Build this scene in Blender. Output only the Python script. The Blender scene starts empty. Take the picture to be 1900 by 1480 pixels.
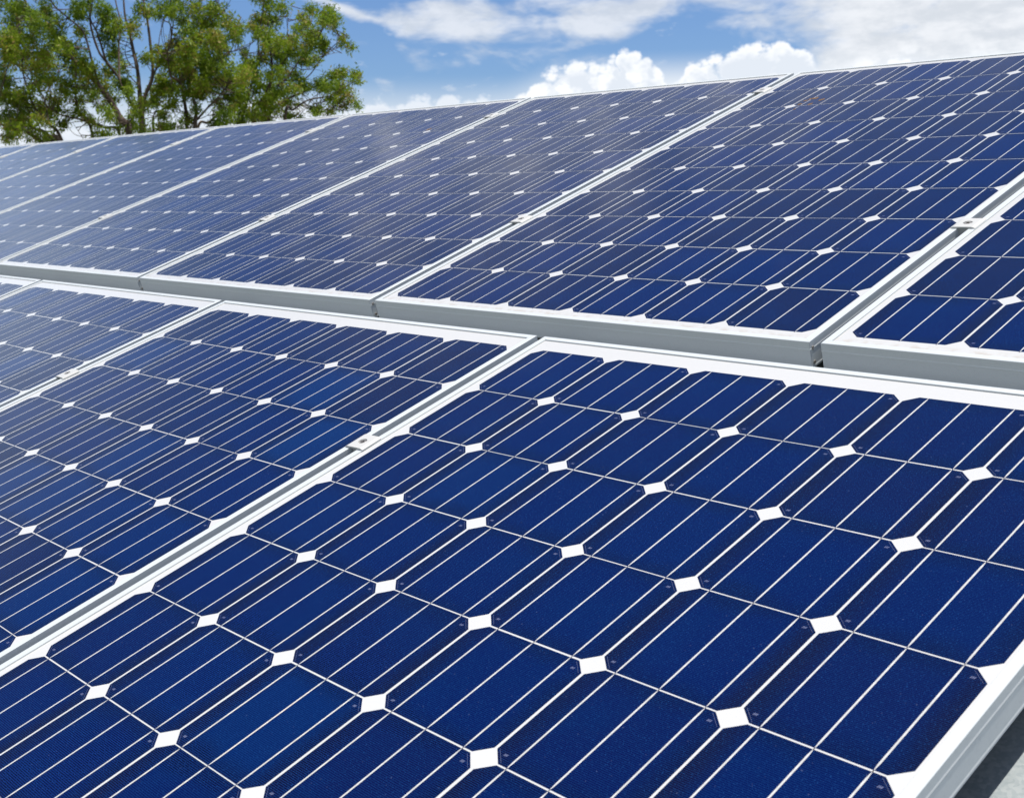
import bpy, bmesh, math, random
import numpy as np
from mathutils import Matrix, Vector

random.seed(7)
rng = np.random.default_rng(11)
scene = bpy.context.scene
C = scene.collection

# ------------------------------------------------------------------ camera, world, sun, exposure
TH = math.radians(19.2347)          # roof pitch
H = 4.2                             # height of the array's reference point above the ground
ROOF = Matrix.Translation((0, 0, H)) @ Matrix.Rotation(TH, 4, 'X')   # roof-plane coordinates: u along the row, v up the slope, w off the roof

R_cam = ((0.64013522, 0.72537552, -0.25309533),
         (0.14361252, -0.43661333, -0.88811274),
         (-0.75472004, 0.53216459, -0.38366458))
C_cam = Vector((1.36278737, -1.30557668, 0.70781913))
W_PX, H_PX, F_PX, CX, CY = 1900.0, 1480.0, 2205.85, 715.11, 799.63
cam_d = bpy.data.cameras.new('camera')
cam = bpy.data.objects.new('camera', cam_d); C.objects.link(cam)
r0, r1, r2 = (Vector(r) for r in R_cam)
m = Matrix(((r0.x, -r1.x, -r2.x, C_cam.x), (r0.y, -r1.y, -r2.y, C_cam.y), (r0.z, -r1.z, -r2.z, C_cam.z), (0, 0, 0, 1)))
cam.matrix_world = ROOF @ m
cam_d.sensor_fit = 'HORIZONTAL'; cam_d.sensor_width = 36.0
cam_d.lens = 36.0 * F_PX / W_PX
cam_d.shift_x = (W_PX / 2 - CX) / W_PX
cam_d.shift_y = (CY - H_PX / 2) / W_PX
cam_d.clip_start = 0.05; cam_d.clip_end = 6000
cam_d.dof.use_dof = True; cam_d.dof.focus_distance = 1.8; cam_d.dof.aperture_fstop = 16
scene.camera = cam
CAM_W = (ROOF @ C_cam.to_4d()).to_3d()

def ray(px, py):
    d = r0 * ((px - CX) / F_PX) + r1 * ((py - CY) / F_PX) + r2
    return (Matrix.Rotation(TH, 3, 'X') @ d).normalized()

SUN_EL, SUN_AZ = math.radians(77), math.radians(14)     # azimuth from +Y towards +X
sun_dir = Vector((math.cos(SUN_EL) * math.sin(SUN_AZ), math.cos(SUN_EL) * math.cos(SUN_AZ), math.sin(SUN_EL)))
sun_l = bpy.data.lights.new('sun', 'SUN'); sun_l.energy = 4.6; sun_l.angle = math.radians(0.5); sun_l.color = (1, 0.945, 0.86)
sun = bpy.data.objects.new('sun', sun_l); C.objects.link(sun)
sun.rotation_euler = sun_dir.to_track_quat('Z', 'Y').to_euler()

scene.view_settings.view_transform = 'Standard'
scene.view_settings.look = 'None'
scene.view_settings.gamma = 1.0
scene.view_settings.exposure = 0.2
scene.view_settings.use_curve_mapping = False

# ------------------------------------------------------------------ node helpers
class NT:
    def __init__(s, tree): s.t = tree; s.n = tree.nodes; s.l = tree.links
    def node(s, typ, **kw):
        n = s.n.new(typ)
        for k, v in kw.items(): setattr(n, k, v)
        return n
    def put(s, sock, v):
        if isinstance(v, bpy.types.NodeSocket): s.l.new(v, sock)
        elif v is not None:
            if hasattr(sock.default_value, '__len__') and not hasattr(v, '__len__'): v = [v] * len(sock.default_value)
            if hasattr(v, '__len__') and len(sock.default_value) == 4 and len(v) == 3: v = tuple(v) + (1,)
            sock.default_value = v
    def math(s, op, a, b=None, c=None, clamp=False):
        n = s.node('ShaderNodeMath', operation=op, use_clamp=clamp)
        for i, v in enumerate((a, b, c)):
            if v is not None: s.put(n.inputs[i], v)
        return n.outputs[0]
    def step(s, x, a, b, lo=0.0, hi=1.0):           # smoothstep a..b -> lo..hi
        n = s.node('ShaderNodeMapRange', interpolation_type='SMOOTHSTEP')
        for i, v in enumerate((x, a, b, lo, hi)): s.put(n.inputs[i], v)
        return n.outputs[0]
    def mix(s, f, a, b, blend='MIX'):
        n = s.node('ShaderNodeMix', data_type='RGBA', blend_type=blend)
        s.put(n.inputs[0], f); s.put(n.inputs[6], a); s.put(n.inputs[7], b)
        return n.outputs[2]
    def noise(s, vec, scale, detail=2, rough=0.5, lac=2.0, out=0, dist=0.0, dim='3D'):
        n = s.node('ShaderNodeTexNoise', noise_dimensions=dim)
        if vec is not None: s.put(n.inputs['Vector'], vec)
        s.put(n.inputs['Scale'], scale); s.put(n.inputs['Detail'], detail); s.put(n.inputs['Roughness'], rough)
        s.put(n.inputs['Lacunarity'], lac); s.put(n.inputs['Distortion'], dist)
        return n.outputs[out]
    def sep(s, vec):
        n = s.node('ShaderNodeSeparateXYZ'); s.put(n.inputs[0], vec); return n.outputs
    def comb(s, x, y, z=0.0):
        n = s.node('ShaderNodeCombineXYZ')
        for i, v in enumerate((x, y, z)): s.put(n.inputs[i], v)
        return n.outputs[0]
    def curve(s, x, x0, x1, pts, y0=0.0, y1=1.0):    # float curve through (x, y) points
        n = s.node('ShaderNodeFloatCurve'); cv = n.mapping.curves[0]
        pts = sorted(pts)
        P = [((a - x0) / (x1 - x0), (b - y0) / (y1 - y0)) for a, b in pts]
        while len(cv.points) < len(P): cv.points.new(0.5, 0.5)
        for p, q in zip(cv.points, P): p.location = q; p.handle_type = 'AUTO_CLAMPED'
        n.mapping.update()
        s.put(n.inputs['Value'], s.math('DIVIDE', s.math('SUBTRACT', x, x0), x1 - x0, clamp=True))
        return s.math('MULTIPLY_ADD', n.outputs[0], y1 - y0, y0)

def material(name):
    m_ = bpy.data.materials.new(name); m_.use_nodes = True
    t = NT(m_.node_tree); t.n.clear()
    out = t.node('ShaderNodeOutputMaterial'); b = t.node('ShaderNodeBsdfPrincipled')
    t.l.new(b.outputs[0], out.inputs[0])
    return m_, t, b, out

# ------------------------------------------------------------------ world: Nishita sky with procedural clouds laid out by compass bearing and elevation
world = bpy.data.worlds.new('World'); scene.world = world; world.use_nodes = True
t = NT(world.node_tree); t.n.clear()
wout = t.node('ShaderNodeOutputWorld'); bg = t.node('ShaderNodeBackground'); t.l.new(bg.outputs[0], wout.inputs[0])
sky = t.node('ShaderNodeTexSky', sky_type='NISHITA', sun_disc=False, sun_elevation=SUN_EL, sun_rotation=SUN_AZ,
             altitude=50, air_density=1.0, dust_density=0.3, ozone_density=3.0)
tc = t.node('ShaderNodeTexCoord'); X, Y, Z = t.sep(tc.outputs['Generated'])
DEG = 180 / math.pi
az = t.math('MULTIPLY', t.math('ARCTAN2', X, Y), DEG)
el = t.math('MULTIPLY', t.math('ARCSINE', Z), DEG)
P = t.comb(az, t.math('MULTIPLY', el, 1.25), 0.0)
# billows of the cumulus
def billow(scale, off, warp):
    v = t.node('ShaderNodeTexVoronoi', feature='F1', voronoi_dimensions='2D')
    vm = t.node('ShaderNodeVectorMath', operation='MULTIPLY_ADD'); t.put(vm.inputs[0], warp); t.put(vm.inputs[1], (0.55 / scale,) * 3); t.put(vm.inputs[2], P)
    va = t.node('ShaderNodeVectorMath', operation='ADD'); t.put(va.inputs[0], vm.outputs[0]); t.put(va.inputs[1], off)
    t.put(v.inputs['Vector'], va.outputs[0]); t.put(v.inputs['Scale'], scale)
    d = v.outputs['Distance']                             # rounded heads: a parabola over each cell
    return t.math('SUBTRACT', 0.42, t.math('MULTIPLY', d, t.math('MULTIPLY', d, 1.35)))
W1 = t.noise(P, 1.1, 3, 0.6, out=1, dim='2D'); W2 = t.noise(P, 4.0, 3, 0.6, out=1, dim='2D')
B1 = billow(0.85, (3, 1, 0), W1); B2 = billow(2.1, (7, 2, 0), W1); B3 = billow(5.0, (1, 9, 0), W2)
bil = t.math('ADD', t.math('MULTIPLY', t.math('SUBTRACT', B1, .16), 0.75), t.math('ADD', t.math('MULTIPLY', t.math('SUBTRACT', B2, .16), 0.30), t.math('MULTIPLY', t.math('SUBTRACT', B3, .16), 0.13)))
top = t.curve(az, -80, -10, [(-80, 8), (-74, 7), (-71, 6), (-68.6, 4.4), (-67.7, 3.6), (-64.1, 3.5),
    (-60.5, 3.7), (-58, 4.3), (-56, 5.0), (-54.1, 4.7), (-52.4, 4.5), (-51.4, 4.75), (-50.6, 4.95), (-49, 4.9), (-47.3, 5.1), (-45.6, 4.85), (-43.9, 5.0), (-43.2, 5.7), (-41.9, 6.3),
    (-40.9, 6.4), (-40.2, 6.2), (-39.6, 6.85), (-38.3, 6.85), (-37.7, 6.2), (-37.1, 5.35), (-36.5, 6.1), (-35.6, 6.45), (-34.1, 6.9), (-32.6, 7.1), (-31.4, 6.7), (-30.2, 6.1),
    (-28.4, 6.45), (-27.2, 6.75), (-26, 6.3), (-24.8, 6.6), (-22.9, 6.4), (-17, 6.5), (-10, 6)], 0, 30)
dc = t.math('ADD', t.math('SUBTRACT', top, el), bil)
m_cum = t.step(dc, -0.03, t.math('ADD', t.step(az, -47, -43, 0.60, 0.40), t.step(az, -32, -29, 0.0, 0.5)))
# brightness of the cumulus: sunlit tops, soft grey hollows
nb = t.noise(P, 0.6, 3, 0.5, dim='2D')
gre = t.math('MULTIPLY', t.step(nb, 0.38, 0.62), t.step(dc, 0.20, 0.9))
tail = t.math('MULTIPLY', t.step(az, -43.5, -45.5), t.step(dc, 0.12, 0.6))
gre = t.math('ADD', t.math('MULTIPLY', gre, 1.15), t.math('MULTIPLY', t.step(bil, 0.10, -0.25), 0.75), clamp=True)
gre = t.math('MAXIMUM', gre, t.math('MULTIPLY', tail, 0.9))
c_cum = t.mix(gre, (12.2, 12.4, 12.7), (9.2, 9.9, 10.9))
# thin layer cloud above
Ps = t.comb(t.math('MULTIPLY', az, 0.62), t.math('MULTIPLY', el, 1.5), 4.0)
n1 = t.noise(Ps, 0.50, 4, 0.52, dist=0.25, dim='2D'); n2 = t.noise(Ps, 1.5, 3, 0.5, dim='2D')
fb = t.math('ADD', t.math('MULTIPLY', n1, 0.85), t.math('MULTIPLY', n2, 0.15))
cen = t.curve(az, -80, -10, [(-80, 8.5), (-56, 9.6), (-50, 8.2), (-46.6, 7.95), (-43, 8.0), (-40, 8.3), (-37.5, 8.9), (-34, 9.2), (-31.5, 8.6), (-29, 7.6), (-22, 7.2), (-10, 8)], 0, 12)
hw = t.curve(az, -80, -10, [(-80, 0.5), (-56, 0.2), (-51, 0.25), (-49, 0.9), (-46.6, 1.0), (-43, 1.0), (-40.5, 1.0), (-37.5, 0.85), (-34, 0.95), (-32, 1.6), (-30, 3.4), (-22, 4.5), (-10, 4)], 0, 5)
dd = t.math('SUBTRACT', 1.0, t.math('DIVIDE', t.math('ABSOLUTE', t.math('SUBTRACT', el, cen)), hw))
band = t.math('ADD', 0.07, t.math('ADD', t.math('MULTIPLY', t.math('MAXIMUM', dd, -1.2), t.step(az, -33, -29, 0.30, 0.55)), t.math('MULTIPLY', t.math('SUBTRACT', fb, 0.5), 1.5)))
m_str = t.step(band, -0.12, 0.42, 0, t.step(az, -33, -29, 0.80, 0.97))
hi_cov = t.step(el, 9.5, 14)                              # unseen scattered cloud; south and east cover added to brighten the frame sides
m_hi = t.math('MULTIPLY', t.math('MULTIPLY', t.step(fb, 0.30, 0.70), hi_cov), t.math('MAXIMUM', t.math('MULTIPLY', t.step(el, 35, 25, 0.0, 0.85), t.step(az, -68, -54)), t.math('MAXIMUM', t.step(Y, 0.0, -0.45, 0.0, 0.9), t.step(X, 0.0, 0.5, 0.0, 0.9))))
wisp = t.math('MULTIPLY', t.step(el, 30, 15, 0.0, 0.4), t.step(t.noise(Ps, 0.8, 4, 0.6, dim='2D'), 0.63, 0.85))
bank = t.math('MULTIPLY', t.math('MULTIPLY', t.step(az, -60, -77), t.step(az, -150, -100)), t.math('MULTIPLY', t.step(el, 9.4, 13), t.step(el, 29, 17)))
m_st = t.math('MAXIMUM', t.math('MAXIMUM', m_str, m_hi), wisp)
c_str = t.mix(t.step(t.noise(Ps, 0.8, 4, 0.6, dim='2D'), 0.30, 0.70), (8.3, 8.8, 9.5), (10.4, 10.7, 11.2))
blue = t.node('ShaderNodeHueSaturation'); t.put(blue.inputs['Saturation'], 1.0); t.put(blue.inputs['Value'], 1.0); t.put(blue.inputs['Color'], sky.outputs[0])
sk = t.mix(1.0, blue.outputs[0], (0.74, 0.92, 1.24), 'MULTIPLY')
col = t.mix(m_st, sk, c_str)
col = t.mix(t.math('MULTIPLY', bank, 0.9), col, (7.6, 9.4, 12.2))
low_h = t.math('MULTIPLY', t.step(el, t.step(az, -45, -41, 6.0, 6.9), t.step(az, -45, -41, 3.8, 5.0)), t.step(az, -48, -41, 0.62, 0.92))
col = t.mix(low_h, col, (10.4, 10.9, 11.5))
col = t.mix(m_cum, col, c_cum)
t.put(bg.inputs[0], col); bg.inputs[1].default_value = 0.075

# ------------------------------------------------------------------ object helpers
def tag(o, label, cat, group=None, kind=None):
    if label: o['label'] = label
    if cat: o['category'] = cat
    if group: o['group'] = group
    if kind: o['kind'] = kind
    return o
def empty(name, mat):
    o = bpy.data.objects.new(name, None); o.empty_display_size = 0.1; C.objects.link(o); o.matrix_world = mat; return o
def link(name, mesh, parent=None, mat=None):
    o = bpy.data.objects.new(name, mesh); C.objects.link(o)
    if parent: o.parent = parent
    if mat is not None:
        if parent: o.matrix_local = mat
        else: o.matrix_world = mat
    return o
def mesh_from(name, verts, faces, mats, fm=None, smooth=False):
    me = bpy.data.meshes.new(name); me.from_pydata([tuple(v) for v in verts], [], faces)
    for q in mats: me.materials.append(q)
    if fm is not None: me.polygons.foreach_set('material_index', fm)
    if smooth: me.polygons.foreach_set('use_smooth', [True] * len(me.polygons))
    me.update(); return me
def bm_mesh(name, bm, mats, smooth=False):
    me = bpy.data.meshes.new(name); bmesh.ops.recalc_face_normals(bm, faces=bm.faces); bm.to_mesh(me); bm.free()
    for q in mats: me.materials.append(q)
    if smooth: me.polygons.foreach_set('use_smooth', [True] * len(me.polygons))
    return me
def bm_box(bm, lo, hi, mi=0):
    vs = [bm.verts.new((x, y, z)) for x in (lo[0], hi[0]) for y in (lo[1], hi[1]) for z in (lo[2], hi[2])]
    for f in ((0, 1, 3, 2), (4, 6, 7, 5), (0, 4, 5, 1), (2, 3, 7, 6), (0, 2, 6, 4), (1, 5, 7, 3)):
        bm.faces.new([vs[i] for i in f]).material_index = mi
    return vs
def prism(bm, prof, a, b, mi=0, axis=1):               # closed profile swept along an axis
    def P3(p, s): return (p[0], s, p[1]) if axis == 1 else (s, p[0], p[1])
    A = [bm.verts.new(P3(p, a)) for p in prof]; B = [bm.verts.new(P3(p, b)) for p in prof]; n = len(prof)
    for i in range(n): bm.faces.new((A[i], A[(i + 1) % n], B[(i + 1) % n], B[i])).material_index = mi
    bm.faces.new(A[::-1]).material_index = mi; bm.faces.new(B).material_index = mi

# ------------------------------------------------------------------ materials
def glass_coat(b, ior=1.36, rough=0.12):               # the panels' textured cover glass over what it covers
    b.inputs['IOR'].default_value = ior; b.inputs['Roughness'].default_value = rough

# blue silicon
M_cell, t, b, _ = material('silicon')
tc = t.node('ShaderNodeTexCoord'); oi = t.node('ShaderNodeObjectInfo')
ox, oy, oz = t.sep(tc.outputs['Object'])
rnd = oi.outputs['Random']
thick = t.sep(oi.outputs['Color'])[0]                   # coating thickness of this very cell
rv = t.node('ShaderNodeVectorMath', operation='ADD'); t.put(rv.inputs[0], tc.outputs['Object']); t.put(rv.inputs[1], t.comb(t.math('MULTIPLY', rnd, 37.0), t.math('MULTIPLY', rnd, 91.0), 0))
low = t.noise(rv.outputs[0], 11, 3, 0.5)
edge = t.math('MAXIMUM', t.math('ABSOLUTE', ox), t.math('ABSOLUTE', t.math('MULTIPLY', oy, 1.0)))
edge = t.step(t.math('ADD', edge, t.math('MULTIPLY', t.math('SUBTRACT', low, 0.5), 0.05)), 0.046, 0.080)
wob = t.math('MULTIPLY', t.math('SUBTRACT', low, 0.5), 0.035)
side = t.math('MAXIMUM', t.step(t.math('ADD', ox, wob), -0.040, -0.076), t.math('MULTIPLY', t.step(t.math('SUBTRACT', ox, wob), 0.048, 0.079), t.step(rnd, 0.2, 0.9)))    # thinner coating on one flank
base = t.mix(t.step(thick, 0.12, 0.55), (0.0034, 0.0018, 0.0240), (0.0000, 0.0030, 0.054))
base = t.mix(t.step(thick, 0.66, 1.02), base, (0.0000, 0.0120, 0.080))
base = t.mix(t.math('MULTIPLY', t.step(low, 0.42, 0.75), 0.50), base, (0.0000, 0.0075, 0.064))
base = t.mix(t.math('MULTIPLY', edge, 0.70), base, (0.0010, 0.0014, 0.0235))
base = t.mix(t.math('MULTIPLY', side, t.math('MULTIPLY_ADD', rnd, 0.35, 0.40)), base, (0.0040, 0.0010, 0.0110))
fing = t.math('SINE', t.math('MULTIPLY', oy, 2 * math.pi / 0.0023))
fing = t.step(fing, 0.55, 0.95)
base = t.mix(t.math('MULTIPLY', fing, 0.46), base, (0.006, 0.055, 0.20))
spk = t.noise(rv.outputs[0], 620, 1, 0.5)
base = t.mix(t.math('MULTIPLY', t.step(spk, 0.58, 0.76), 0.65), base, (0.010, 0.060, 0.20))
spk2 = t.noise(rv.outputs[0], 330, 1, 0.5)
base = t.mix(t.math('MULTIPLY', t.step(spk2, 0.73, 0.80), 0.28), base, (0.16, 0.20, 0.32))
t.put(b.inputs['Base Color'], base); glass_coat(b)
geo = t.node('ShaderNodeNewGeometry'); film = t.noise(geo.outputs['Position'], 3.5, 4, 0.6)
rn = t.noise(rv.outputs[0], 260, 2, 0.6)
t.put(b.inputs['Roughness'], t.math('MULTIPLY_ADD', rn, 0.05, t.math('MULTIPLY_ADD', t.step(film, 0.40, 0.65), 0.06, 0.07)))

M_bus, t, b, _ = material('silver_ribbon')
tc = t.node('ShaderNodeTexCoord'); n = t.noise(tc.outputs['Object'], 90, 3, 0.6)
t.put(b.inputs['Base Color'], t.mix(t.step(n, 0.35, 0.7), (0.52, 0.52, 0.50), (0.64, 0.64, 0.62))); glass_coat(b)
M_tab, t, b, _ = material('ribbon_crossing')
t.put(b.inputs['Base Color'], (0.10, 0.085, 0.075)); glass_coat(b)
M_mark, t, b, _ = material('printed_mark')
t.put(b.inputs['Base Color'], (0.15, 0.17, 0.28)); glass_coat(b)

# white backsheet, with a little dirt washed down to its lower edge
M_back, t, b, _ = material('white_backsheet')
tc = t.node('ShaderNodeTexCoord'); ox, oy, oz = t.sep(tc.outputs['Object'])
dn = t.noise(tc.outputs['Object'], 55, 5, 0.65)
dirt = t.math('MULTIPLY', t.step(oy, -0.790, -0.811), t.step(dn, 0.42, 0.62))
t.put(b.inputs['Base Color'], t.mix(t.math('MULTIPLY', dirt, 0.45), (0.590, 0.592, 0.58), (0.38, 0.29, 0.19))); glass_coat(b, 1.36, 0.12)

# anodised aluminium
def alu(name, colr, rough=0.42, metal=0.0, grime=0.25):
    m_, t, b, _ = material(name)
    tc = t.node('ShaderNodeTexCoord')
    mp = t.node('ShaderNodeMapping'); t.put(mp.inputs['Vector'], tc.outputs['Object']); mp.inputs['Scale'].default_value = (1, 1, 6)
    n1 = t.noise(mp.outputs[0], 7, 4, 0.6); n2 = t.noise(tc.outputs['Object'], 240, 3, 0.6); n3 = t.noise(tc.outputs['Object'], 34, 5, 0.7)
    c = t.mix(t.math('MULTIPLY', t.step(n1, 0.40, 0.70), grime), colr, tuple(x * 0.80 for x in colr))
    c = t.mix(t.math('MULTIPLY', t.step(n2, 0.52, 0.72), 0.16), c, tuple(x * 0.72 for x in colr))
    c = t.mix(t.math('MULTIPLY', t.step(n3, 0.70, 0.78), 0.40), c, (0.22, 0.17, 0.11))
    t.put(b.inputs['Base Color'], c); b.inputs['Metallic'].default_value = metal
    t.put(b.inputs['Roughness'], t.math('MULTIPLY_ADD', n2, 0.2, rough - 0.1))
    bp = t.node('ShaderNodeBump'); bp.inputs['Strength'].default_value = 0.04; bp.inputs['Distance'].default_value = 0.0006
    t.put(bp.inputs['Height'], n2); t.l.new(bp.outputs[0], b.inputs['Normal'])
    return m_
M_frame = alu('anodised_frame', (0.568, 0.605, 0.612), 0.45, 0.0, 0.06)
M_clamp = alu('milled_aluminium', (0.56, 0.56, 0.535), 0.40, 0.0, 0.12)
M_rail = alu('rail_aluminium', (0.45, 0.46, 0.47), 0.45, 0.2, 0.3)
M_steel, t, b, _ = material('screw_steel')
tc = t.node('ShaderNodeTexCoord'); n = t.noise(tc.outputs['Object'], 500, 3, 0.7)
t.put(b.inputs['Base Color'], t.mix(t.step(n, 0.45, 0.65), (0.50, 0.48, 0.44), (0.13, 0.085, 0.05))); b.inputs['Metallic'].default_value = 0.6; b.inputs['Roughness'].default_value = 0.4
M_dark, t, b, _ = material('dark_recess_steel')
t.put(b.inputs['Base Color'], (0.05, 0.042, 0.035)); b.inputs['Metallic'].default_value = 0.5; b.inputs['Roughness'].default_value = 0.5
M_lichen, t, b, _ = material('brown_droppings')
tc = t.node('ShaderNodeTexCoord'); n = t.noise(tc.outputs['Object'], 600, 2, 0.6)
t.put(b.inputs['Base Color'], t.mix(t.step(n, 0.4, 0.6), (0.20, 0.11, 0.035), (0.09, 0.05, 0.025))); b.inputs['Roughness'].default_value = 0.9

# ------------------------------------------------------------------ the building that carries the array
M_roof, t, b, _ = material('galvanised_sheet')
tc = t.node('ShaderNodeTexCoord')
v = t.node('ShaderNodeTexVoronoi'); t.put(v.inputs['Vector'], tc.outputs['Object']); v.inputs['Scale'].default_value = 300
n1 = t.noise(tc.outputs['Object'], 60, 4, 0.6); n2 = t.noise(tc.outputs['Object'], 3, 4, 0.6)
vb = t.node('ShaderNodeRGBToBW'); t.l.new(v.outputs['Color'], vb.inputs[0])
f = t.math('ADD', t.math('MULTIPLY', vb.outputs[0], 0.55), t.math('MULTIPLY', n1, 0.45))
c = t.mix(t.step(f, 0.25, 0.75), (0.185, 0.225, 0.245), (0.265, 0.30, 0.315))
c = t.mix(t.math('MULTIPLY', t.step(n2, 0.45, 0.7), 0.3), c, (0.30, 0.30, 0.29))
t.put(b.inputs['Base Color'], c); b.inputs['Metallic'].default_value = 0.35; t.put(b.inputs['Roughness'], t.math('MULTIPLY_ADD', n1, 0.25, 0.38))
M_wall, t, b, _ = material('painted_wall')
tc = t.node('ShaderNodeTexCoord'); n = t.noise(tc.outputs['Object'], 4, 5, 0.6)
t.put(b.inputs['Base Color'], t.mix(n, (0.52, 0.48, 0.40), (0.60, 0.57, 0.50))); b.inputs['Roughness'].default_value = 0.85
M_ground, t, b, _ = material('dry_grass')
tc = t.node('ShaderNodeTexCoord'); n = t.noise(tc.outputs['Object'], 0.25, 6, 0.65); n2 = t.noise(tc.outputs['Object'], 9, 4, 0.6)
c = t.mix(t.step(n, 0.35, 0.65), (0.055, 0.085, 0.025), (0.13, 0.115, 0.05)); c = t.mix(t.math('MULTIPLY', n2, 0.5), c, (0.05, 0.07, 0.02))
t.put(b.inputs['Base Color'], c); b.inputs['Roughness'].default_value = 0.95

ZR = -0.093                                             # roof sheet below the panels' glass
V0, V1, U0, U1 = -1.62, 1.98, -8.4, 2.9                 # eave, ridge and the gable ends
bld = empty('house', Matrix.Translation(((U0 + U1) / 2, 0, 0)))
tag(bld, 'house under the solar array with a galvanised steel roof', 'house')
inv = bld.matrix_world.inverted()
bm = bmesh.new()
def sheet(ua, ub, va, vb, prof_flip):
    us = []; u = ua; pitch = 0.38
    while u < ub - 1e-6:
        for du, dz in ((0.0, 0), (0.30, 0), (0.318, 0.005), (0.347, 0.005), (0.365, 0)):
            if u + du <= ub: us.append((u + du, dz))
        u += pitch
    return us + [(ub, 0)]
ridge = ROOF @ Vector((0, V1, ZR)); mir = Matrix.Translation((0, 2 * ridge.y, 0)) @ Matrix.Scale(-1, 4, (0, 1, 0))
prof = sheet(U0, U1, V0, V1, False)
for flip in (False, True):
    rows = []
    for dz0 in (0.0, -0.012):
        for vv in (V0, V1):
            row = []
            for u, dz in prof:
                p = ROOF @ Vector((u, vv, ZR + dz + dz0))
                if flip: p = mir @ p
                row.append(bm.verts.new(inv @ p))
            rows.append(row)
    for (a, bq) in ((rows[0], rows[1]), (rows[3], rows[2])):
        for i in range(len(a) - 1): bm.faces.new((a[i], a[i + 1], bq[i + 1], bq[i]))
    for (a, bq) in ((rows[0], rows[2]), (rows[3], rows[1])):
        for i in range(len(a) - 1): bm.faces.new((a[i], bq[i], bq[i + 1], a[i + 1]))
roof = link('roof', bm_mesh('roof', bm, [M_roof]), bld, Matrix())
bm = bmesh.new()
for s in (1, -1):
    p0 = ROOF @ Vector((0, V1 + 0.02, ZR + 0.034)); p1 = ROOF @ Vector((0, V1 - 0.13, ZR + 0.032))
    for a, bb in ((p0, p1),):
        q = [(U0 - .02, a), (U1 + .02, a), (U1 + .02, bb), (U0 - .02, bb)]
        vs = []
        for u, p in q:
            y = p.y if s == 1 else 2 * ridge.y - p.y
            vs.append(inv @ Vector((u, min(y, ridge.y) if s == 1 else max(y, ridge.y), p.z)))
        up_ = [bm.verts.new(x) for x in vs]; dn_ = [bm.verts.new(x - Vector((0, 0, 0.003))) for x in vs]
        bm.faces.new(up_); bm.faces.new(dn_[::-1])
        for i in range(4): bm.faces.new((up_[i], dn_[i], dn_[(i + 1) % 4], up_[(i + 1) % 4]))
link('ridge_cap', bm_mesh('ridge_cap', bm, [M_roof]), bld, Matrix())
eave = ROOF @ Vector((0, V0, ZR - 0.02)); yb = 2 * ridge.y - eave.y
bm = bmesh.new()
pent = [(eave.y + .35, 0.0), (eave.y + .35, eave.z + .35 * math.tan(TH) - .02), (ridge.y, ridge.z - .05), (yb - .35, eave.z + .35 * math.tan(TH) - .02), (yb - .35, 0.0)]
prism(bm, pent, U0 + 0.25 - bld.location.x, U1 - 0.25 - bld.location.x, axis=0)
link('wall', bm_mesh('wall', bm, [M_wall]), bld, Matrix())
for y_ in (eave.y - 0.03, yb + 0.03):
    bm = bmesh.new(); s = -1 if y_ < ridge.y else 1
    g = [(y_ - s * .03, eave.z + .02), (y_ - s * .03, eave.z - .09), (y_ + s * .08, eave.z - .09), (y_ + s * .08, eave.z), (y_ + s * .076, eave.z), (y_ + s * .076, eave.z - .086), (y_ - s * .026, eave.z - .086), (y_ - s * .026, eave.z + .02)]
    prism(bm, g, U0 - bld.location.x, U1 - bld.location.x, axis=0)
    link('gutter', bm_mesh('gutter', bm, [M_rail]), bld, Matrix())
me = mesh_from('ground', [(-3000, -3000, 0), (3000, -3000, 0), (3000, 3000, 0), (-3000, 3000, 0)], [(0, 1, 2, 3)], [M_ground])
tag(link('ground', me), None, None, kind='structure')

# ------------------------------------------------------------------ one solar panel
HW, HL = 0.4976, 0.8220                                 # half width and half length over the frame
ZB = -0.0415                                             # underside of the frame
PU, PV = 0.160, 0.158                                    # cell pitch
# outward offset, height: lip, two drip ridges, bottom flange
FPROF = [(-.028, ZB), (0, ZB), (0, -.0392), (.0005, -.0388), (.0005, -.0383), (0, -.0366), (0, -.0118), (.0005, -.0114), (.0005, -.0109), (0, -.0092),
         (0, .0014), (-.0006, .0019), (-.0108, .0019), (-.0112, .0015), (-.0112, -.0020), (-.0020, -.0020), (-.0020, ZB + .002), (-.028, ZB + .002)]
bm = bmesh.new(); g = 0.00012
for k in range(4):
    L, Wd = (HL, HW) if k % 2 == 0 else (HW, HL)
    rot = Matrix.Rotation(k * math.pi / 2, 4, 'Z')
    A = [bm.verts.new(rot @ Vector((Wd + o, -(L + o) + g, z))) for o, z in FPROF]
    B = [bm.verts.new(rot @ Vector((Wd + o, (L + o) - g, z))) for o, z in FPROF]
    n = len(FPROF)
    for i in range(n): bm.faces.new((A[i], A[(i + 1) % n], B[(i + 1) % n], B[i]))
    bm.faces.new(A[::-1]); bm.faces.new(B)
ME_frame = bm_mesh('frame', bm, [M_frame])
bw, bl_, bz = HW - .0108, HL - .0108, -0.00015
bm = bmesh.new(); bm_box(bm, (-bw, -bl_, bz - .004), (bw, bl_, bz))
ME_back = bm_mesh('backsheet', bm, [M_back])

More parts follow.
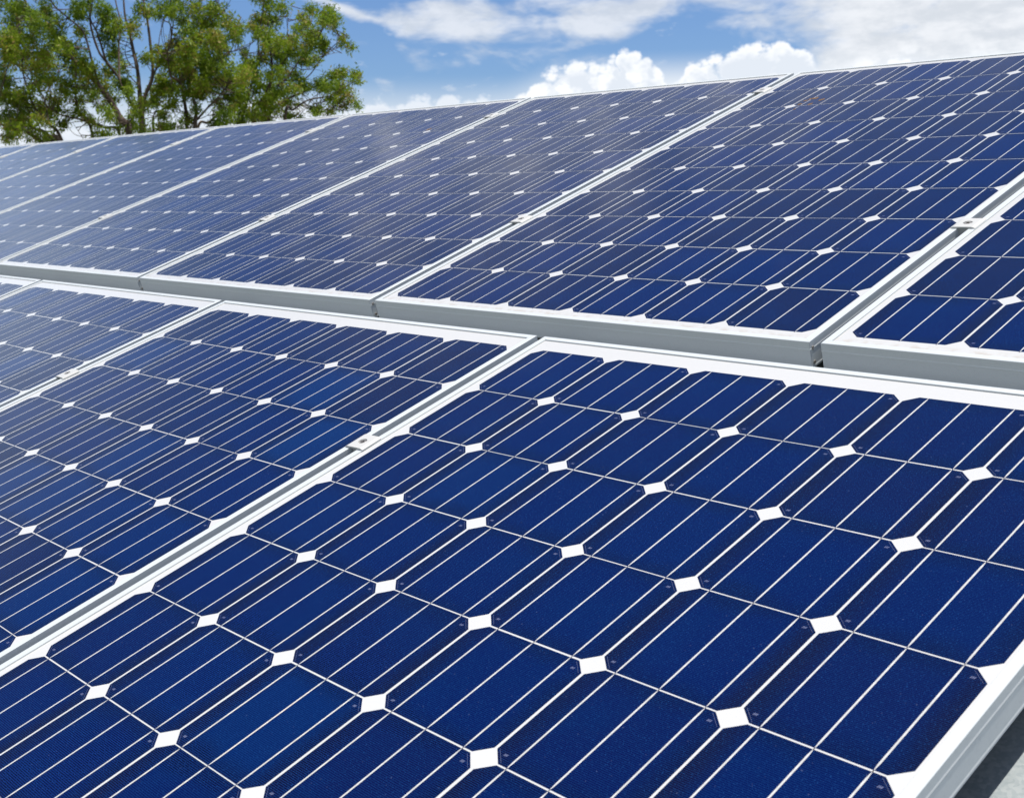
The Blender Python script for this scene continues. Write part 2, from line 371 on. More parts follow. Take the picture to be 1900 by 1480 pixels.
# a pseudo-square cell with three ribbons and two tiny printed marks
def cell_mesh():
    h, c = 0.0780, 0.0150
    xs = [(-0.052, 0), (0, 0), (0.052, 0)]; w = 0.00098; tip = 0.009
    V, F, Mi = [], [], []
    def poly(pts, mi, z=0.0):
        F.append(tuple(range(len(V), len(V) + len(pts)))); Mi.append(mi); V.extend((x, y, z) for x, y in pts)
    hx = h + .0004
    poly([(-hx + c, -h), (hx - c, -h), (hx, -h + c), (hx, h - c), (hx - c, h), (-hx + c, h), (-hx, h - c), (-hx, -h + c)], 0)
    for x, _ in xs:                                       # ribbon with tapered ends
        poly([(x - .0003, -h + .0005), (x + .0003, -h + .0005), (x + w, -h + tip), (x + w, h - tip), (x + .0003, h - .0005), (x - .0003, h - .0005), (x - w, h - tip), (x - w, -h + tip)], 1, .00004)
        poly([(x - .0005, -h - .0024), (x + .0005, -h - .0024), (x + .0005, -h - .0001), (x - .0005, -h - .0001)], 2, .00004)
    for sx in (1, -1):
        cx, cy = sx * 0.0650, sx * 0.0655
        for j in range(3):
            x0, y0 = cx - .0022 + j * .0015, cy - .0015
            poly([(x0, y0), (x0 + .0008, y0), (x0 + .0017, y0 + .0030), (x0 + .0009, y0 + .0030)], 3, .00004)
        for j in (0, 1): pass
    for sx in (1, -1):                                    # the hairline that follows the chamfer
        a, bq = (h - c - .0012, h - .0022), (h - .0022, h - c - .0012)
        q = [(a[0], a[1]), (a[0] - .00014, a[1] - .00014), (bq[0] - .00014, bq[1] - .00014), (bq[0], bq[1])]
        poly([(sx * x, sx * y) for x, y in q], 3, .00004)
    return mesh_from('solar_cell', V, F, [M_cell, M_bus, M_tab, M_mark], Mi)
ME_cell = cell_mesh()
def screw_mesh():
    bm = bmesh.new(); R1, n = .0034, 14
    rings = []
    for r, x in ((R1, 0), (R1, .0008), (R1 * .7, .0014), (R1 * .45, .0015), (R1 * .4, .0006)):
        rings.append([bm.verts.new((x, r * math.cos(2 * math.pi * i / n), r * math.sin(2 * math.pi * i / n))) for i in range(n)])
    for a, b_ in zip(rings, rings[1:]):
        for i in range(n): bm.faces.new((a[i], a[(i + 1) % n], b_[(i + 1) % n], b_[i]))
    bm.faces.new(rings[0][::-1]); f = bm.faces.new(rings[-1]); f.material_index = 1
    return bm_mesh('screw', bm, [M_steel, M_dark])
ME_screw = screw_mesh()

LOWER = ROOF
TL = 0.0127732536
UPPER = ROOF @ Matrix.Translation((-0.538597, 0.146203, 0.00398682)) @ Matrix.Rotation(TL, 4, 'X')
PITCH = 1.0136456

def panel(base, u, v, label, group, cu=0.0, cv=0.0, spread=(0, 1)):
    o = empty('solar_panel', base @ Matrix.Translation((u, v, ZB)))
    tag(o, label, 'solar panel', group)
    up_ = Matrix.Translation((0, 0, -ZB))
    fr = link('frame', ME_frame, o, up_)
    for y_ in (-HL + .0075, HL - .0075):
        for z_ in (-.0105, -.0335):
            link('screw', ME_screw, fr, Matrix.Translation((HW - .0003, y_, z_)))
    link('backsheet', ME_back, o, up_)
    for j in range(10):
        for i in range(6):
            M = Matrix.Translation(((i - 2.5) * PU + cu + rng.normal() * .00022, (j - 4.5) * PV + cv + rng.normal() * .00022, -ZB)) @ Matrix.Rotation(rng.normal() * .0010, 4, 'Z')
            q = link('solar_cell', ME_cell, o, M); q.color = (min(1, max(0, rng.uniform(*spread))), 0, 0, 1)
    return o
low_lab = ['large front panel filling the lower right of the view, right end of the lower row',
           'lower-row panel directly left of the large front panel, clamp on its right seam',
           'lower-row panel cut by the left edge of the view, a clamp on its right seam',
           'sliver of a lower-row panel corner at the left edge, just under the upper row']
for k in range(4):
    panel(LOWER, 0.4755 - k * PITCH, -0.7757, low_lab[k], 'solar panels of the lower row', .0045, -.0143, (.36, .86) if k == 0 else (0.0, 1.05))
up_lab = ['upper-row panel cut by the right edge of the view, nearest of its row',
          'upper-row panel with brown droppings near its top',
          'upper-row panel below the tall white cloud, third from the right',
          'upper-row panel fourth from the right, one brown speck near its top',
          'pale upper-row panel below the right-hand tree, fifth from the right',
          'pale upper-row panel below the middle tree, third from the left edge',
          'pale upper-row panel below the left tree, second from the left edge',
          'pale sliver of an upper-row panel at the left edge, farthest from the camera']
up_panels = []
# seams in the picture: the first entry is the rightmost panel
for k in range(8):
    up_panels.append(panel(UPPER, 0.4770 + (1 - k) * PITCH, 0.790, up_lab[k], 'solar panels of the upper row', .0030, 0, (.05, .70)))

# ------------------------------------------------------------------ clamps
def clamp_meshes():
    bm = bmesh.new(); w, l, z0, z1 = .0205, .0200, -.0004, .0026
    prof = [(-w, z0), (w, z0), (w, z0 + .0008), (w - .0055, z1), (-w + .0055, z1), (-w, z0 + .0008)]
    # plate with a bore: sweep left/right strips and ring around the hole
    n = 24; r = .0074
    top = []; bot = []
    sq = []
    for i in range(n):
        a = 2 * math.pi * i / n; cx, cy = math.cos(a), math.sin(a); s = 1 / max(abs(cx) / (w - .0055), abs(cy) / l)
        sq.append((cx * s, cy * s))
    corners = [(w - .0055, l), (-w + .0055, l), (-w + .0055, -l), (w - .0055, -l)]
    hole_t = [bm.verts.new((r * math.cos(2 * math.pi * i / n), r * math.sin(2 * math.pi * i / n), z1)) for i in range(n)]
    hole_b = [bm.verts.new((r * math.cos(2 * math.pi * i / n), r * math.sin(2 * math.pi * i / n), z1 - .0020)) for i in range(n)]
    # outer loop: square points plus corners in angular order
    loop = []
    for i in range(n):
        loop.append((math.atan2(sq[i][1], sq[i][0]) % (2 * math.pi), sq[i]))
    for c_ in corners: loop.append((math.atan2(c_[1], c_[0]) % (2 * math.pi), c_))
    loop.sort()
    hv = [h_.co.copy() for h_ in hole_t]
    ov = [bm.verts.new((p[0], p[1], z1)) for _, p in loop]
    m_ = len(ov)
    idx = [int(round(a / (2 * math.pi) * n - 0.0001)) % n if False else int((a / (2 * math.pi) * n) + 1e-6) % n for a, _ in loop]
    for i in range(m_):
        a, b_ = i, (i + 1) % m_; ia, ib = idx[a], idx[b_]
        if ia == ib: bm.faces.new((ov[a], ov[b_], hole_t[ia]))
        else: bm.faces.new((ov[a], ov[b_], hole_t[ib], hole_t[ia]))
    for i in range(n): bm.faces.new((hole_t[i], hole_t[(i + 1) % n], hole_b[(i + 1) % n], hole_b[i]))
    bm.faces.new(hole_b)
    for s in (1, -1):                                      # bevelled flanks
        e = [bm.verts.new((s * (w - .0055), yy, z1)) for yy in (-l, l)]; f_ = [bm.verts.new((s * w, yy, z0 + .0008)) for yy in (-l, l)]; g_ = [bm.verts.new((s * w, yy, z0)) for yy in (-l, l)]
        bm.faces.new((e[0], f_[0], f_[1], e[1])); bm.faces.new((f_[0], g_[0], g_[1], f_[1]))
    for yy in (-l, l):
        bm.faces.new([bm.verts.new((p[0], yy, p[1])) for p in prof])
    bm.faces.new([bm.verts.new((x, y, z0)) for x, y in ((-w, -l), (w, -l), (w, l), (-w, l))])
    plate = bm_mesh('plate', bm, [M_clamp])
    bm = bmesh.new(); bm_box(bm, (-.0085, -.0165, -.045), (.0085, .0165, -.0006)); body = bm_mesh('body', bm, [M_clamp])
    bm = bmesh.new(); n = 24; zt = z1 - .0006; zb = z1 - .0019
    def ring(r, z, nn=n): return [bm.verts.new((r * math.cos(2 * math.pi * i / nn), r * math.sin(2 * math.pi * i / nn), z)) for i in range(nn)]
    rs = [ring(.0056, zb), ring(.0056, zt - .0004), ring(.0052, zt), ring(.0030, zt), ring(.0028, zt - .0004), ring(.0027, zb + .0002)]
    for k, (a, b_) in enumerate(zip(rs, rs[1:])):
        for i in range(n): bm.faces.new((a[i], a[(i + 1) % n], b_[(i + 1) % n], b_[i])).material_index = 1 if k >= 4 else 0
    bm.faces.new(rs[0][::-1]); bm.faces.new(rs[-1]).material_index = 1
    bolt = bm_mesh('bolt', bm, [M_steel, M_dark])
    return plate, body, bolt
ME_plate, ME_body, ME_bolt = clamp_meshes()
def clamp(base, u, v, label, group, turn=0.0):
    o = empty('panel_clamp', base @ Matrix.Translation((u, v, .0024)) @ Matrix.Rotation(turn, 4, 'Z'))
    tag(o, label, 'clamp', group)
    link('plate', ME_plate, o, Matrix()); link('body', ME_body, o, Matrix()); link('bolt', ME_bolt, o, Matrix.Rotation(random.random() * 6, 4, 'Z'))
SEAM = 0.4762 - PITCH / 2
clamp(LOWER, SEAM, -.369, 'aluminium clamp with a hex bolt on the seam left of the large front panel', 'clamps of the lower row', .03)
clamp(LOWER, SEAM - PITCH, -.379, 'aluminium clamp on the lower-row seam near the left edge of the view', 'clamps of the lower row', -.02)
cl = [(0, .447, 'aluminium clamp on the wide seam at the right edge, nearest of the upper row'),
      (1, .440, 'aluminium clamp on the upper-row seam right of the middle panel, at its lower part'),
      (2, .425, 'aluminium clamp low on the upper-row seam left of the middle panel'),
      (3, .418, 'small clamp low on the fourth upper-row seam, towards the left edge'),
      (1, 1.437, 'aluminium clamp near the top of the upper-row seam under the large white cloud'),
      (2, 1.400, 'clamp near the top of the upper-row seam just right of the trees'),
      (3, 1.395, 'clamp near the top of the seam below the right-hand tree'),
      (4, 1.355, 'clamp near the top of the seam below the middle tree'),
      (5, 1.355, 'tiny clamp near the top of the seam below the left tree, farthest but one'),
      (6, 1.365, 'tiny farthest clamp at the left edge, below the left tree')]
for k, v, lab in cl:
    clamp(UPPER, SEAM + (1 - k) * PITCH, v, lab, 'clamps of the upper row', random.uniform(-.03, .03))
# rails under the panels, on short feet
def rail(base, v, ua, ub, zb, label):
    o = empty('mounting_rail', base @ Matrix.Translation(((ua + ub) / 2, v, ZB - .044)))
    tag(o, label, 'rail', 'rails under the panels')
    hl = (ub - ua) / 2; bm = bmesh.new()
    prism(bm, [(-.019, 0), (.019, 0), (.019, .0435), (.006, .0435), (.006, .034), (-.006, .034), (-.006, .0435), (-.019, .0435)], -hl, hl, axis=0)
    link('beam', bm_mesh('beam', bm, [M_rail]), o, Matrix())
    bm = bmesh.new(); bm_box(bm, (-.025, -.03, -.0105), (.025, .03, -.0002)); fm = bm_mesh('foot', bm, [M_rail])
    u = -hl + .25
    while u < hl: link('foot', fm, o, Matrix.Translation((u, 0, 0))); u += 1.14
rail(LOWER, -.372, -3.05, .965, 0, 'aluminium rail running under the lower row of panels, nearer its top')
rail(UPPER, .44, -5.15, 1.98, 0, 'aluminium rail running under the lower part of the upper row')

# brown droppings on two upper panels
def spots(parent, pts):
    V, F = [], []
    for (x, y, r) in pts:
        n0 = len(V); k = 9
        V.append((x, y, .0012))
        for i in range(k):
            a = 2 * math.pi * i / k; rr = r * random.uniform(.55, 1.2)
            V.append((x + rr * math.cos(a), y + rr * 1.5 * math.sin(a), .0002))
        F += [(n0, n0 + 1 + i, n0 + 1 + (i + 1) % k) for i in range(k)]
    o = link('droppings', mesh_from('droppings', V, F, [M_lichen]), parent, Matrix.Translation((0, 0, -ZB)))
    o['label'] = 'small brown droppings dried on the glass'

# filled in below once the picture position is known
UPI = UPPER.inverted()
def on_upper(px, py):
    d = ray(px, py); o = UPI @ CAM_W.to_4d(); dl = UPI.to_3x3() @ d
    tt = -o.z / dl.z; return Vector((o.x + dl.x * tt, o.y + dl.y * tt))
def spot_at(k, lst):
    cu, cv = 0.4770 + (1 - k) * PITCH, .79
    pts = []
    for px, py, r in lst:
        q = on_upper(px, py); pts.append((q.x - cu, q.y - cv, r * 1.5))
    spots(up_panels[k], pts)
spot_at(1, [(1484, 193.5, .004), (1495, 187, .004), (1503, 184, .003), (1510, 183, .005), (1514, 182.5, .004), (1525, 185, .0045), (1501, 194, .004), (1504, 193, .004), (1474, 203, .003)])
spot_at(3, [(796, 240, .006)])

# ------------------------------------------------------------------ trees beyond the roof
M_bark, t, b, _ = material('gum_bark')
tc = t.node('ShaderNodeTexCoord'); n = t.noise(tc.outputs['Object'], 3.5, 5, 0.65); n2 = t.noise(tc.outputs['Object'], 24, 4, 0.6)
c = t.mix(t.step(n, 0.38, 0.62), (0.050, 0.034, 0.025), (0.16, 0.115, 0.085)); c = t.mix(t.math('MULTIPLY', t.step(n2, .45, .7), .5), c, (0.05, 0.034, 0.026))
t.put(b.inputs['Base Color'], c); b.inputs['Roughness'].default_value = 0.9
def leaf_mat(name, g1, g2, g3):
    m_, t, b, out = material(name)
    at = t.node('ShaderNodeAttribute', attribute_name='tint'); fac = at.outputs['Fac']
    c = t.mix(t.step(fac, 0.15, 0.6), g1, g2); c = t.mix(t.step(fac, 0.72, 0.95), c, g3)
    t.put(b.inputs['Base Color'], c); b.inputs['Roughness'].default_value = 0.55; b.inputs['Specular IOR Level'].default_value = 0.35
    tr = t.node('ShaderNodeBsdfTranslucent'); t.put(tr.inputs[0], t.mix(0.5, c, (0.16, 0.26, 0.02)))
    mx = t.node('ShaderNodeMixShader'); mx.inputs[0].default_value = 0.45
    t.l.new(b.outputs[0], mx.inputs[1]); t.l.new(tr.outputs[0], mx.inputs[2]); t.l.new(mx.outputs[0], out.inputs[0])
    return m_
M_leaf = leaf_mat('gum_leaves', (0.115, 0.200, 0.012), (0.300, 0.400, 0.018), (0.410, 0.290, 0.080))

def catmull(P, n=5):
    P = [P[0] + (P[0] - P[1])] + P + [P[-1] + (P[-1] - P[-2])]; out = []
    for i in range(1, len(P) - 2):
        a, b_, c_, d = P[i - 1:i + 3]
        for k in range(n):
            s = k / n
            out.append(0.5 * ((2 * b_) + (c_ - a) * s + (2 * a - 5 * b_ + 4 * c_ - d) * s * s + (3 * b_ - a - 3 * c_ + d) * s ** 3))
    return out + [P[-2]]
class Tubes:
    def __init__(s): s.V = []; s.F = []
    def add(s, pts, ra, rb, n=6):
        m_ = len(pts); base = len(s.V); u = Vector((.3, .2, .9))
        for i, p in enumerate(pts):
            d = (pts[min(i + 1, m_ - 1)] - pts[max(i - 1, 0)]); d = d.normalized() if d.length > 1e-9 else Vector((0, 0, 1))
            x = d.cross(u); x = x.normalized() if x.length > 1e-3 else d.cross(Vector((1, 0, 0))).normalized(); y = d.cross(x)
            r = .80 * (ra + (rb - ra) * (i / max(1, m_ - 1)) ** .8); r *= 1 + .12 * random.uniform(-1, 1)
            for k in range(n):
                a = 2 * math.pi * k / n; s.V.append(p + x * (r * math.cos(a)) + y * (r * math.sin(a)))
        for i in range(m_ - 1):
            for k in range(n):
                s.F.append((base + i * n + k, base + i * n + (k + 1) % n, base + (i + 1) * n + (k + 1) % n, base + (i + 1) * n + k))
        s.F.append(tuple(base + (m_ - 1) * n + k for k in range(n)))
    def mesh(s, name, mat): return mesh_from(name, s.V, s.F, [mat], smooth=True)

def at(px, py, D):
    d = ray(px, py); return CAM_W + d * (D / math.hypot(d.x, d.y))

def leaves(centres, radii, counts, bias, name, mat):
    VV, TT = [], []
    for c_, r_, n, bi in zip(centres, radii, counts, bias):
        # sprays: sub-clusters of drooping leaves inside the clump
        ns = max(4, n // 16)
        sp = rng.normal(size=(ns, 3)); sp /= np.linalg.norm(sp, axis=1)[:, None]; sp *= (rng.random(ns) ** .40)[:, None]
        sp[:, 2] = sp[:, 2] * .95 + .05
        sid = rng.integers(0, ns, n)
        pos = np.array(c_) + sp[sid] * np.array(r_) + rng.normal(size=(n, 3)) * np.array([.055, .055, .050])
        d = rng.normal(size=(n, 3)) * 1.1; sdir = rng.normal(size=(ns, 3)) * .55; d += sdir[sid]; d[:, 2] -= .50
        d /= np.linalg.norm(d, axis=1)[:, None]
        w = np.cross(d, rng.normal(size=(n, 3))); w /= np.linalg.norm(w, axis=1)[:, None]
        L = rng.uniform(.055, .115, n)[:, None]; Wd = L * rng.uniform(.11, .18, n)[:, None]
        bend = np.cross(d, w) * L * rng.uniform(-.12, .12, n)[:, None]
        V = np.stack([pos, pos + d * L * .45 + w * Wd + bend, pos + d * L, pos + d * L * .45 - w * Wd + bend], 1)
        VV.append(V.reshape(-1, 3))
        stint = rng.normal(size=ns) * .22
        TT.append(np.clip(bi + stint[sid] + rng.normal(size=n) * .14, 0, 1))
    V = np.concatenate(VV).astype(np.float32); T = np.concatenate(TT).astype(np.float32); n = len(T)
    me = bpy.data.meshes.new(name); me.vertices.add(4 * n); me.vertices.foreach_set('co', V.ravel())
    me.loops.add(4 * n); me.loops.foreach_set('vertex_index', np.arange(4 * n, dtype=np.int32))
    me.polygons.add(n); me.polygons.foreach_set('loop_start', np.arange(0, 4 * n, 4, dtype=np.int32)); me.polygons.foreach_set('loop_total', np.full(n, 4, dtype=np.int32))
    a = me.attributes.new('tint', 'FLOAT', 'FACE'); a.data.foreach_set('value', T)
    me.materials.append(mat); me.update(); me.validate(); return me

def tree(label, D, base_px, stems, clumps, density=1.0, extra=()):
    pxm = F_PX / D * 1.0                                  # photo pixels per metre at this distance (roughly)
    gx = at(base_px, 300, D); base = Vector((gx.x, gx.y, 0))
    root = empty('gum_tree', Matrix.Translation(base)); tag(root, label, 'tree', 'gum trees beyond the roof')
    side = Vector((ray(950, 200).y, -ray(950, 200).x, 0)).normalized(); dep = Vector((-side.y, side.x, 0))
    tb = Tubes(); nodes = []
    fork = base + Vector((0, 0, 2.3))
    tb.add(catmull([base - Vector((0, 0, .2)), base + Vector((.05, 0, 1.1)), fork], 5), .19, .15, 9)
    for st in stems:
        pts, r_a, r_b = st[0], st[1], st[2]; d0 = random.uniform(-.9, .9); d1 = random.uniform(-1.5, 1.5)
        P3 = []
        for i, (x, y) in enumerate(pts):
            s = i / max(1, len(pts) - 1); P3.append(at(x, y, D + d0 + (d1 - d0) * s))
        if len(st) > 3:                                   # joins the trunk out of sight
            q = P3[0]; mid = fork.lerp(q, .55) + Vector((0, 0, -.1)); P3 = [fork, mid] + P3
            sm = catmull(P3, 6); (tb).add(sm, max(r_a * 1.5, .06), r_b, 7)
        else:
            sm = catmull(P3, 5); tb.add(sm, r_a, r_b, 6)
        for i, p in enumerate(sm):
            if i % 2 == 0: nodes.append(p)
    cs, rs, ns, bs = [], [], [], []
    allc = list(clumps) + list(extra)
    allc += [(c[0] + random.gauss(0, .55) * c[2], c[1] + random.gauss(0, .5) * c[3], c[2] * .8, c[3] * .8) + tuple(c[4:]) for c in clumps]
    for c_ in allc:
        x, y, rx, ry = c_[:4]; bi = c_[4] if len(c_) > 4 else random.gauss(.48, .12)
        dd_ = random.gauss(0, .95); p = at(x, y, D + dd_)
        a, h = rx / pxm, ry / pxm
        cs.append(p); rs.append((a * 1.08, a * 1.08, h * 1.08)); ns.append(int(density * 9300 * a * h * (1.0 if y > -5 else .8)) + 30); bs.append(bi)
        # twigs feeding the clump
        near = sorted(nodes, key=lambda q: (q - p).length + .6 * max(0, q.z - p.z))[:3]
        for q in near[:2]:
            if (q - p).length < 2.2 or q is near[0]:
                midp = q.lerp(p, .5) + Vector((random.uniform(-.1, .1), random.uniform(-.1, .1), random.uniform(-.12, .05))) * (q - p).length
                tb.add(catmull([q, midp, p + Vector((0, 0, -.1 * h))], 4), .013, .006, 4)
        for _ in range(5):
            e = p + Vector((random.uniform(-a, a), random.uniform(-a, a), random.uniform(-.3 * h, h)))
            s0 = p + Vector((0, 0, -.1 * h))
            tb.add(catmull([s0, s0.lerp(e, .5) + Vector((random.uniform(-.05, .05), 0, .03)), e], 3), .008, .003, 3)
    inv_ = Matrix.Translation(-base)
    trunk = link('trunk', tb.mesh('trunk', M_bark), root); trunk.data.transform(inv_)
    crown = link('crown', leaves(cs, rs, ns, bs, 'crown', M_leaf), root); crown.data.transform(inv_)
    print('tree leaves', len(crown.data.polygons), flush=True)

DT = 27.0
tree('left gum tree with leaning dark stems and olive brown foliage at the left edge', DT - 1.0, 190, [
    ([(240, 253), (223, 219), (204, 186), (186, 163), (160, 134), (130, 104), (110, 76), (84, 48), (63, 30), (46, 0), (36, -40)], .075, .02, 1),
    ([(262, 249), (260, 186), (255, 130), (247, 93), (240, 61), (232, 30), (228, -20)], .065, .02, 1),
    ([(252, 205), (240, 186), (223, 149), (197, 115), (182, 93), (168, 46), (167, 0), (160, -50)], .050, .018),
    ([(223, 149), (221, 130), (221, 74), (225, 46), (214, 0), (212, -45)], .032, .014),
    ([(197, 115), (180, 61), (168, 35), (172, 0)], .030, .012),
    ([(186, 163), (171, 115), (162, 80), (152, 56), (126, 33), (97, 6), (86, -30)], .036, .014),
    ([(110, 262), (80, 264), (46, 241), (20, 233), (0, 232), (-40, 220)], .045, .02, 1),
    ([(97, 264), (61, 236), (28, 195), (0, 167), (-30, 140)], .05, .016, 1),
    ([(223, 254), (191, 236), (154, 223), (115, 214), (90, 200)], .035, .012, 1),
    ([(171, 247), (145, 204), (140, 160), (141, 120), (138, 90)], .032, .010, 1),
    ([(115, 262), (91, 230), (65, 200), (45, 145), (40, 110), (25, 60)], .034, .010, 1),
    ([(91, 230), (80, 180), (50, 141), (28, 105), (5, 85)], .024, .008),
    ([(61, 236), (50, 190), (44, 150)], .02, .008),
    ([(130, 104), (112, 130), (95, 160)], .016, .006),
    ([(110, 76), (92, 40), (85, 10)], .018, .007), ([(84, 48), (60, 50), (40, 30)], .014, .006),
    ([(160, 134), (185, 165), (200, 200)], .014, .006), ([(255, 130), (240, 118), (232, 95), (238, 70)], .016, .006),
    ([(258, 160), (240, 140), (230, 120)], .016, .007),
    ([(204, 186), (185, 200), (170, 190), (150, 185)], .018, .007),
    ([(160, 256), (140, 250), (128, 238), (124, 225)], .009, .005), ([(155, 259), (143, 240), (135, 228)], .008, .004)],
    [(20, 22, 18, 18), (12, 68, 20, 20), (42, 24, 18, 16), (62, 40, 18, 16), (86, 22, 18, 18), (104, 58, 20, 16), (45, 78, 20, 13), (20, 100, 18, 16, .6), (70, 95, 20, 15, .7), (98, 85, 16, 16, .3),
     (120, 76, 16, 16), (146, 92, 12, 12, .35), (50, 118, 26, 13, .75), (92, 118, 20, 12, .6), (12, 158, 16, 18), (148, 22, 18, 15, .2), (165, 5, 22, 12, .2), (192, 26, 18, 24, .25), (205, 72, 18, 20, .2),
     (212, 98, 14, 14, .25), (100, 148, 15, 12), (130, 125, 18, 14), (160, 128, 18, 13, .55), (132, 160, 22, 14), (175, 150, 22, 16, .7), (205, 135, 16, 13, .5), (232, 150, 12, 18, .3), (238, 172, 11, 14, .25),
     (30, 195, 24, 14), (62, 190, 16, 12, .5), (12, 215, 18, 14), (54, 214, 26, 15), (90, 205, 18, 13), (102, 184, 20, 12, .7), (140, 190, 14, 10, .6), (28, 240, 22, 9, .6), (62, 254, 22, 10, .55), (95, 258, 14, 8),
     (200, 210, 12, 11), (185, 246, 18, 9, .4), (222, 240, 10, 8), (262, 196, 18, 12), (245, 230, 13, 15, .3), (268, 238, 14, 12), (120, 208, 12, 8), (70, 60, 18, 12, .55), (30, 50, 16, 12), (8, 125, 14, 14), (60, 160, 16, 10),
     (78, 148, 14, 10), (150, 110, 10, 8), (125, 105, 14, 10), (178, 175, 14, 9), (195, 165, 12, 9), (42, 225, 14, 8), (225, 118, 10, 10), (245, 45, 12, 16), (220, 50, 12, 16), (70, 120, 14, 8, .7), (40, 100, 14, 8, .7), (205, 215, 10, 8), (10, 180, 18, 12), (40, 175, 18, 12), (75, 225, 18, 10), (20, 258, 16, 7), (45, 235, 22, 10), (110, 230, 12, 9), (150, 205, 12, 9), (165, 222, 10, 8), (205, 185, 10, 9), (115, 170, 14, 9), (250, 215, 10, 9), (80, 105, 16, 10), (28, 75, 14, 10), (150, 60, 10, 12)],
    0.88,
    [(x, y, random.uniform(24, 34), random.uniform(18, 26)) for x, y in ((0, -20), (40, -30), (85, -25), (130, -35), (175, -30), (225, -35), (60, -75), (110, -85), (165, -80), (215, -85), (140, -125), (20, -60), (-30, 60), (-35, 150), (-30, 220), (-25, 10))])
tree('middle gum tree with bare forked stems against the sky and bright green clumps', DT, 320, [
    ([(347, 243), (338, 167), (330, 150), (316, 139), (310, 100)], .055, .015, 1),
    ([(361, 241), (364, 204), (357, 178), (350, 140), (345, 110)], .06, .015, 1),
    ([(366, 241), (388, 227), (420, 199), (451, 191), (470, 180)], .034, .010, 1),
    ([(366, 222), (392, 193), (409, 176), (430, 150)], .030, .010),
    ([(268, 250), (266, 190), (283, 141), (279, 84), (273, 37), (266, 0), (262, -40)], .055, .018, 1),
    ([(284, 138), (301, 111), (316, 80), (316, 46), (303, 37), (312, 20), (320, -10)], .028, .012),
    ([(316, 80), (335, 55), (348, 30), (358, 12), (378, -2), (395, -30)], .024, .012),
    ([(288, 138), (296, 70), (303, 40)], .016, .008),
    ([(284, 228), (300, 205), (316, 195), (330, 180)], .028, .010, 1),
    ([(338, 167), (345, 140), (352, 120)], .022, .008), ([(357, 178), (372, 150), (392, 120), (400, 95)], .028, .010),
    ([(392, 120), (388, 100), (398, 80)], .018, .007), ([(392, 120), (410, 105), (440, 92), (470, 78)], .018, .007),
    ([(420, 97), (440, 94), (462, 85), (478, 70)], .016, .007),
    ([(350, 243), (362, 225), (385, 214), (405, 190)], .016, .006), ([(378, 241), (392, 225), (396, 205)], .016, .006), ([(316, 80), (320, 60), (322, 38)], .012, .006),
    ([(300, 250), (318, 222), (330, 212), (335, 205)], .010, .005), ([(410, 28), (420, 14), (428, 0), (430, -15)], .010, .005), ([(414, 24), (405, 10), (400, -5)], .008, .004)],
    [(300, 18, 18, 16), (332, 12, 16, 14), (260, 18, 9, 15), (290, 96, 8, 7), (276, 108, 10, 8), (300, 104, 18, 14, .55), (328, 92, 22, 14, .7), (345, 106, 20, 18, .6), (302, 150, 18, 14, .45), (285, 172, 16, 11), (310, 170, 18, 14),
     (335, 140, 18, 20, .4), (352, 150, 15, 18, .35), (330, 236, 18, 9, .3), (362, 18, 15, 16), (395, 16, 18, 14), (384, 44, 22, 15, .6), (354, 58, 20, 14, .4), (420, 42, 20, 14, .6), (372, 74, 18, 13, .55), (400, 70, 22, 16, .75), (432, 68, 16, 15, .5),
     (384, 98, 20, 16), (415, 104, 14, 13), (370, 120, 20, 18), (395, 134, 17, 14), (430, 130, 22, 14), (455, 125, 16, 12), (375, 155, 15, 18, .7), (400, 160, 20, 16), (432, 155, 20, 14), (455, 150, 14, 16), (430, 180, 20, 11), (418, 216, 20, 12, .15),
     (440, 226, 15, 9, .2), (398, 236, 11, 6, .2), (372, 182, 12, 9, .7), (275, 20, 8, 12), (318, 120, 14, 12), (290, 190, 12, 8), (320, 196, 12, 9), (350, 82, 14, 10, .65), (450, 170, 10, 9), (405, 188, 10, 8), (340, 40, 10, 8), (440, 205, 9, 8), (352, 128, 16, 12), (410, 85, 18, 10), (390, 115, 16, 10), (360, 200, 10, 7), (445, 190, 14, 9), (405, 230, 14, 8), (300, 215, 12, 8), (325, 165, 14, 10), (380, 170, 16, 10), (355, 175, 12, 9), (415, 145, 16, 11), (440, 150, 14, 10), (295, 235, 12, 7), (345, 225, 12, 8)],
    1.05,
    [(x, y, random.uniform(24, 34), random.uniform(18, 26)) for x, y in ((275, -35), (320, -28), (365, -30), (410, -35), (300, -75), (350, -80), (395, -75), (330, -120))])
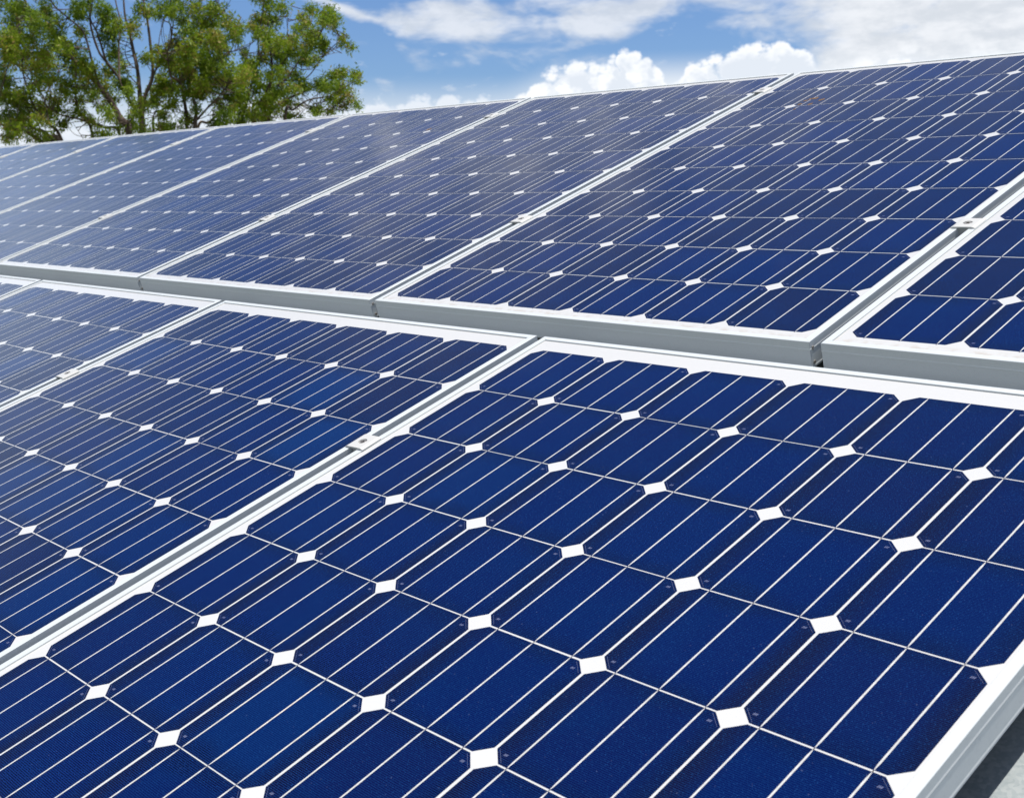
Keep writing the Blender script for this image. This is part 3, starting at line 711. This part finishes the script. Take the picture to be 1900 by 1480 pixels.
tree('right-hand gum tree with dense rounded clumps and a bare twig beside blue sky', DT + 1.0, 500, [
    ([(451, 228), (459, 186), (466, 158), (479, 111), (479, 69), (487, 28), (490, 0)], .022, .010, 1),
    ([(470, 232), (490, 185), (503, 150), (505, 126), (502, 93), (494, 71), (498, 40)], .06, .014, 1),
    ([(498, 226), (526, 189), (572, 167), (606, 149), (630, 140)], .045, .012, 1),
    ([(530, 212), (544, 204), (572, 186), (619, 176), (640, 150)], .032, .010, 1),
    ([(606, 220), (612, 208), (619, 200), (632, 190)], .016, .007, 1),
    ([(526, 150), (568, 145), (600, 104), (628, 78), (645, 67)], .024, .007), ([(600, 104), (620, 92), (640, 84)], .010, .004), ([(600, 104), (625, 98), (634, 99)], .007, .003), ([(560, 130), (590, 130), (607, 140)], .008, .004),
    ([(515, 160), (540, 135), (570, 84), (578, 37)], .028, .010), ([(570, 84), (590, 70), (605, 45)], .016, .007),
    ([(503, 140), (530, 110), (545, 85)], .024, .008), ([(533, 64), (534, 40), (532, 20), (525, -4)], .010, .004), ([(534, 40), (541, 25), (540, 2)], .006, .003), ([(533, 30), (529, 12), (531, -6)], .006, .003), ([(534, 64), (534, 85)], .010, .010),
    ([(545, 218), (560, 205), (570, 196)], .014, .006), ([(552, 219), (566, 203), (580, 195), (600, 190)], .012, .005), ([(598, 217), (610, 205), (616, 196)], .010, .005), ([(606, 149), (630, 135), (640, 128)], .010, .004), ([(505, 126), (490, 110), (478, 100)], .014, .006)],
    [(497, 14, 18, 15), (480, 36, 17, 13), (505, 42, 17, 15), (474, 56, 15, 11), (500, 66, 14, 12), (454, 99, 10, 5), (530, 78, 20, 12, .65), (514, 92, 17, 14), (545, 95, 16, 15), (522, 114, 18, 12, .3), (490, 112, 10, 14), (575, 16, 12, 10),
     (566, 44, 13, 9), (606, 30, 16, 13), (620, 46, 11, 11), (555, 58, 10, 9), (590, 66, 17, 16), (575, 88, 17, 14), (600, 84, 9, 9), (636, 74, 8, 7), (648, 84, 6, 6), (562, 114, 17, 9), (580, 114, 14, 7), (505, 140, 20, 11), (540, 138, 15, 10), (490, 165, 17, 14),
     (520, 165, 20, 14), (480, 190, 16, 14), (500, 200, 20, 15), (540, 190, 17, 10), (560, 160, 17, 10, .3), (592, 156, 18, 12, .3), (615, 143, 13, 12), (635, 162, 18, 16), (660, 146, 10, 8), (622, 186, 14, 11), (646, 194, 9, 8), (664, 196, 5, 8), (582, 204, 14, 6), (535, 215, 18, 8),
     (480, 216, 17, 11), (500, 222, 14, 8), (652, 178, 7, 6), (470, 210, 12, 10), (600, 40, 12, 10), (560, 30, 7, 6), (545, 165, 14, 10), (640, 138, 9, 6), (658, 138, 7, 5), (525, 135, 14, 9), (510, 178, 14, 10), (610, 205, 9, 5), (590, 200, 8, 5), (495, 90, 12, 9), (548, 78, 9, 8), (578, 60, 10, 8), (605, 165, 12, 9), (462, 120, 9, 8), (470, 140, 10, 9)],
    1.0,
    [(492, -14, 20, 14), (480, -6, 14, 10), (505, -28, 18, 14)])
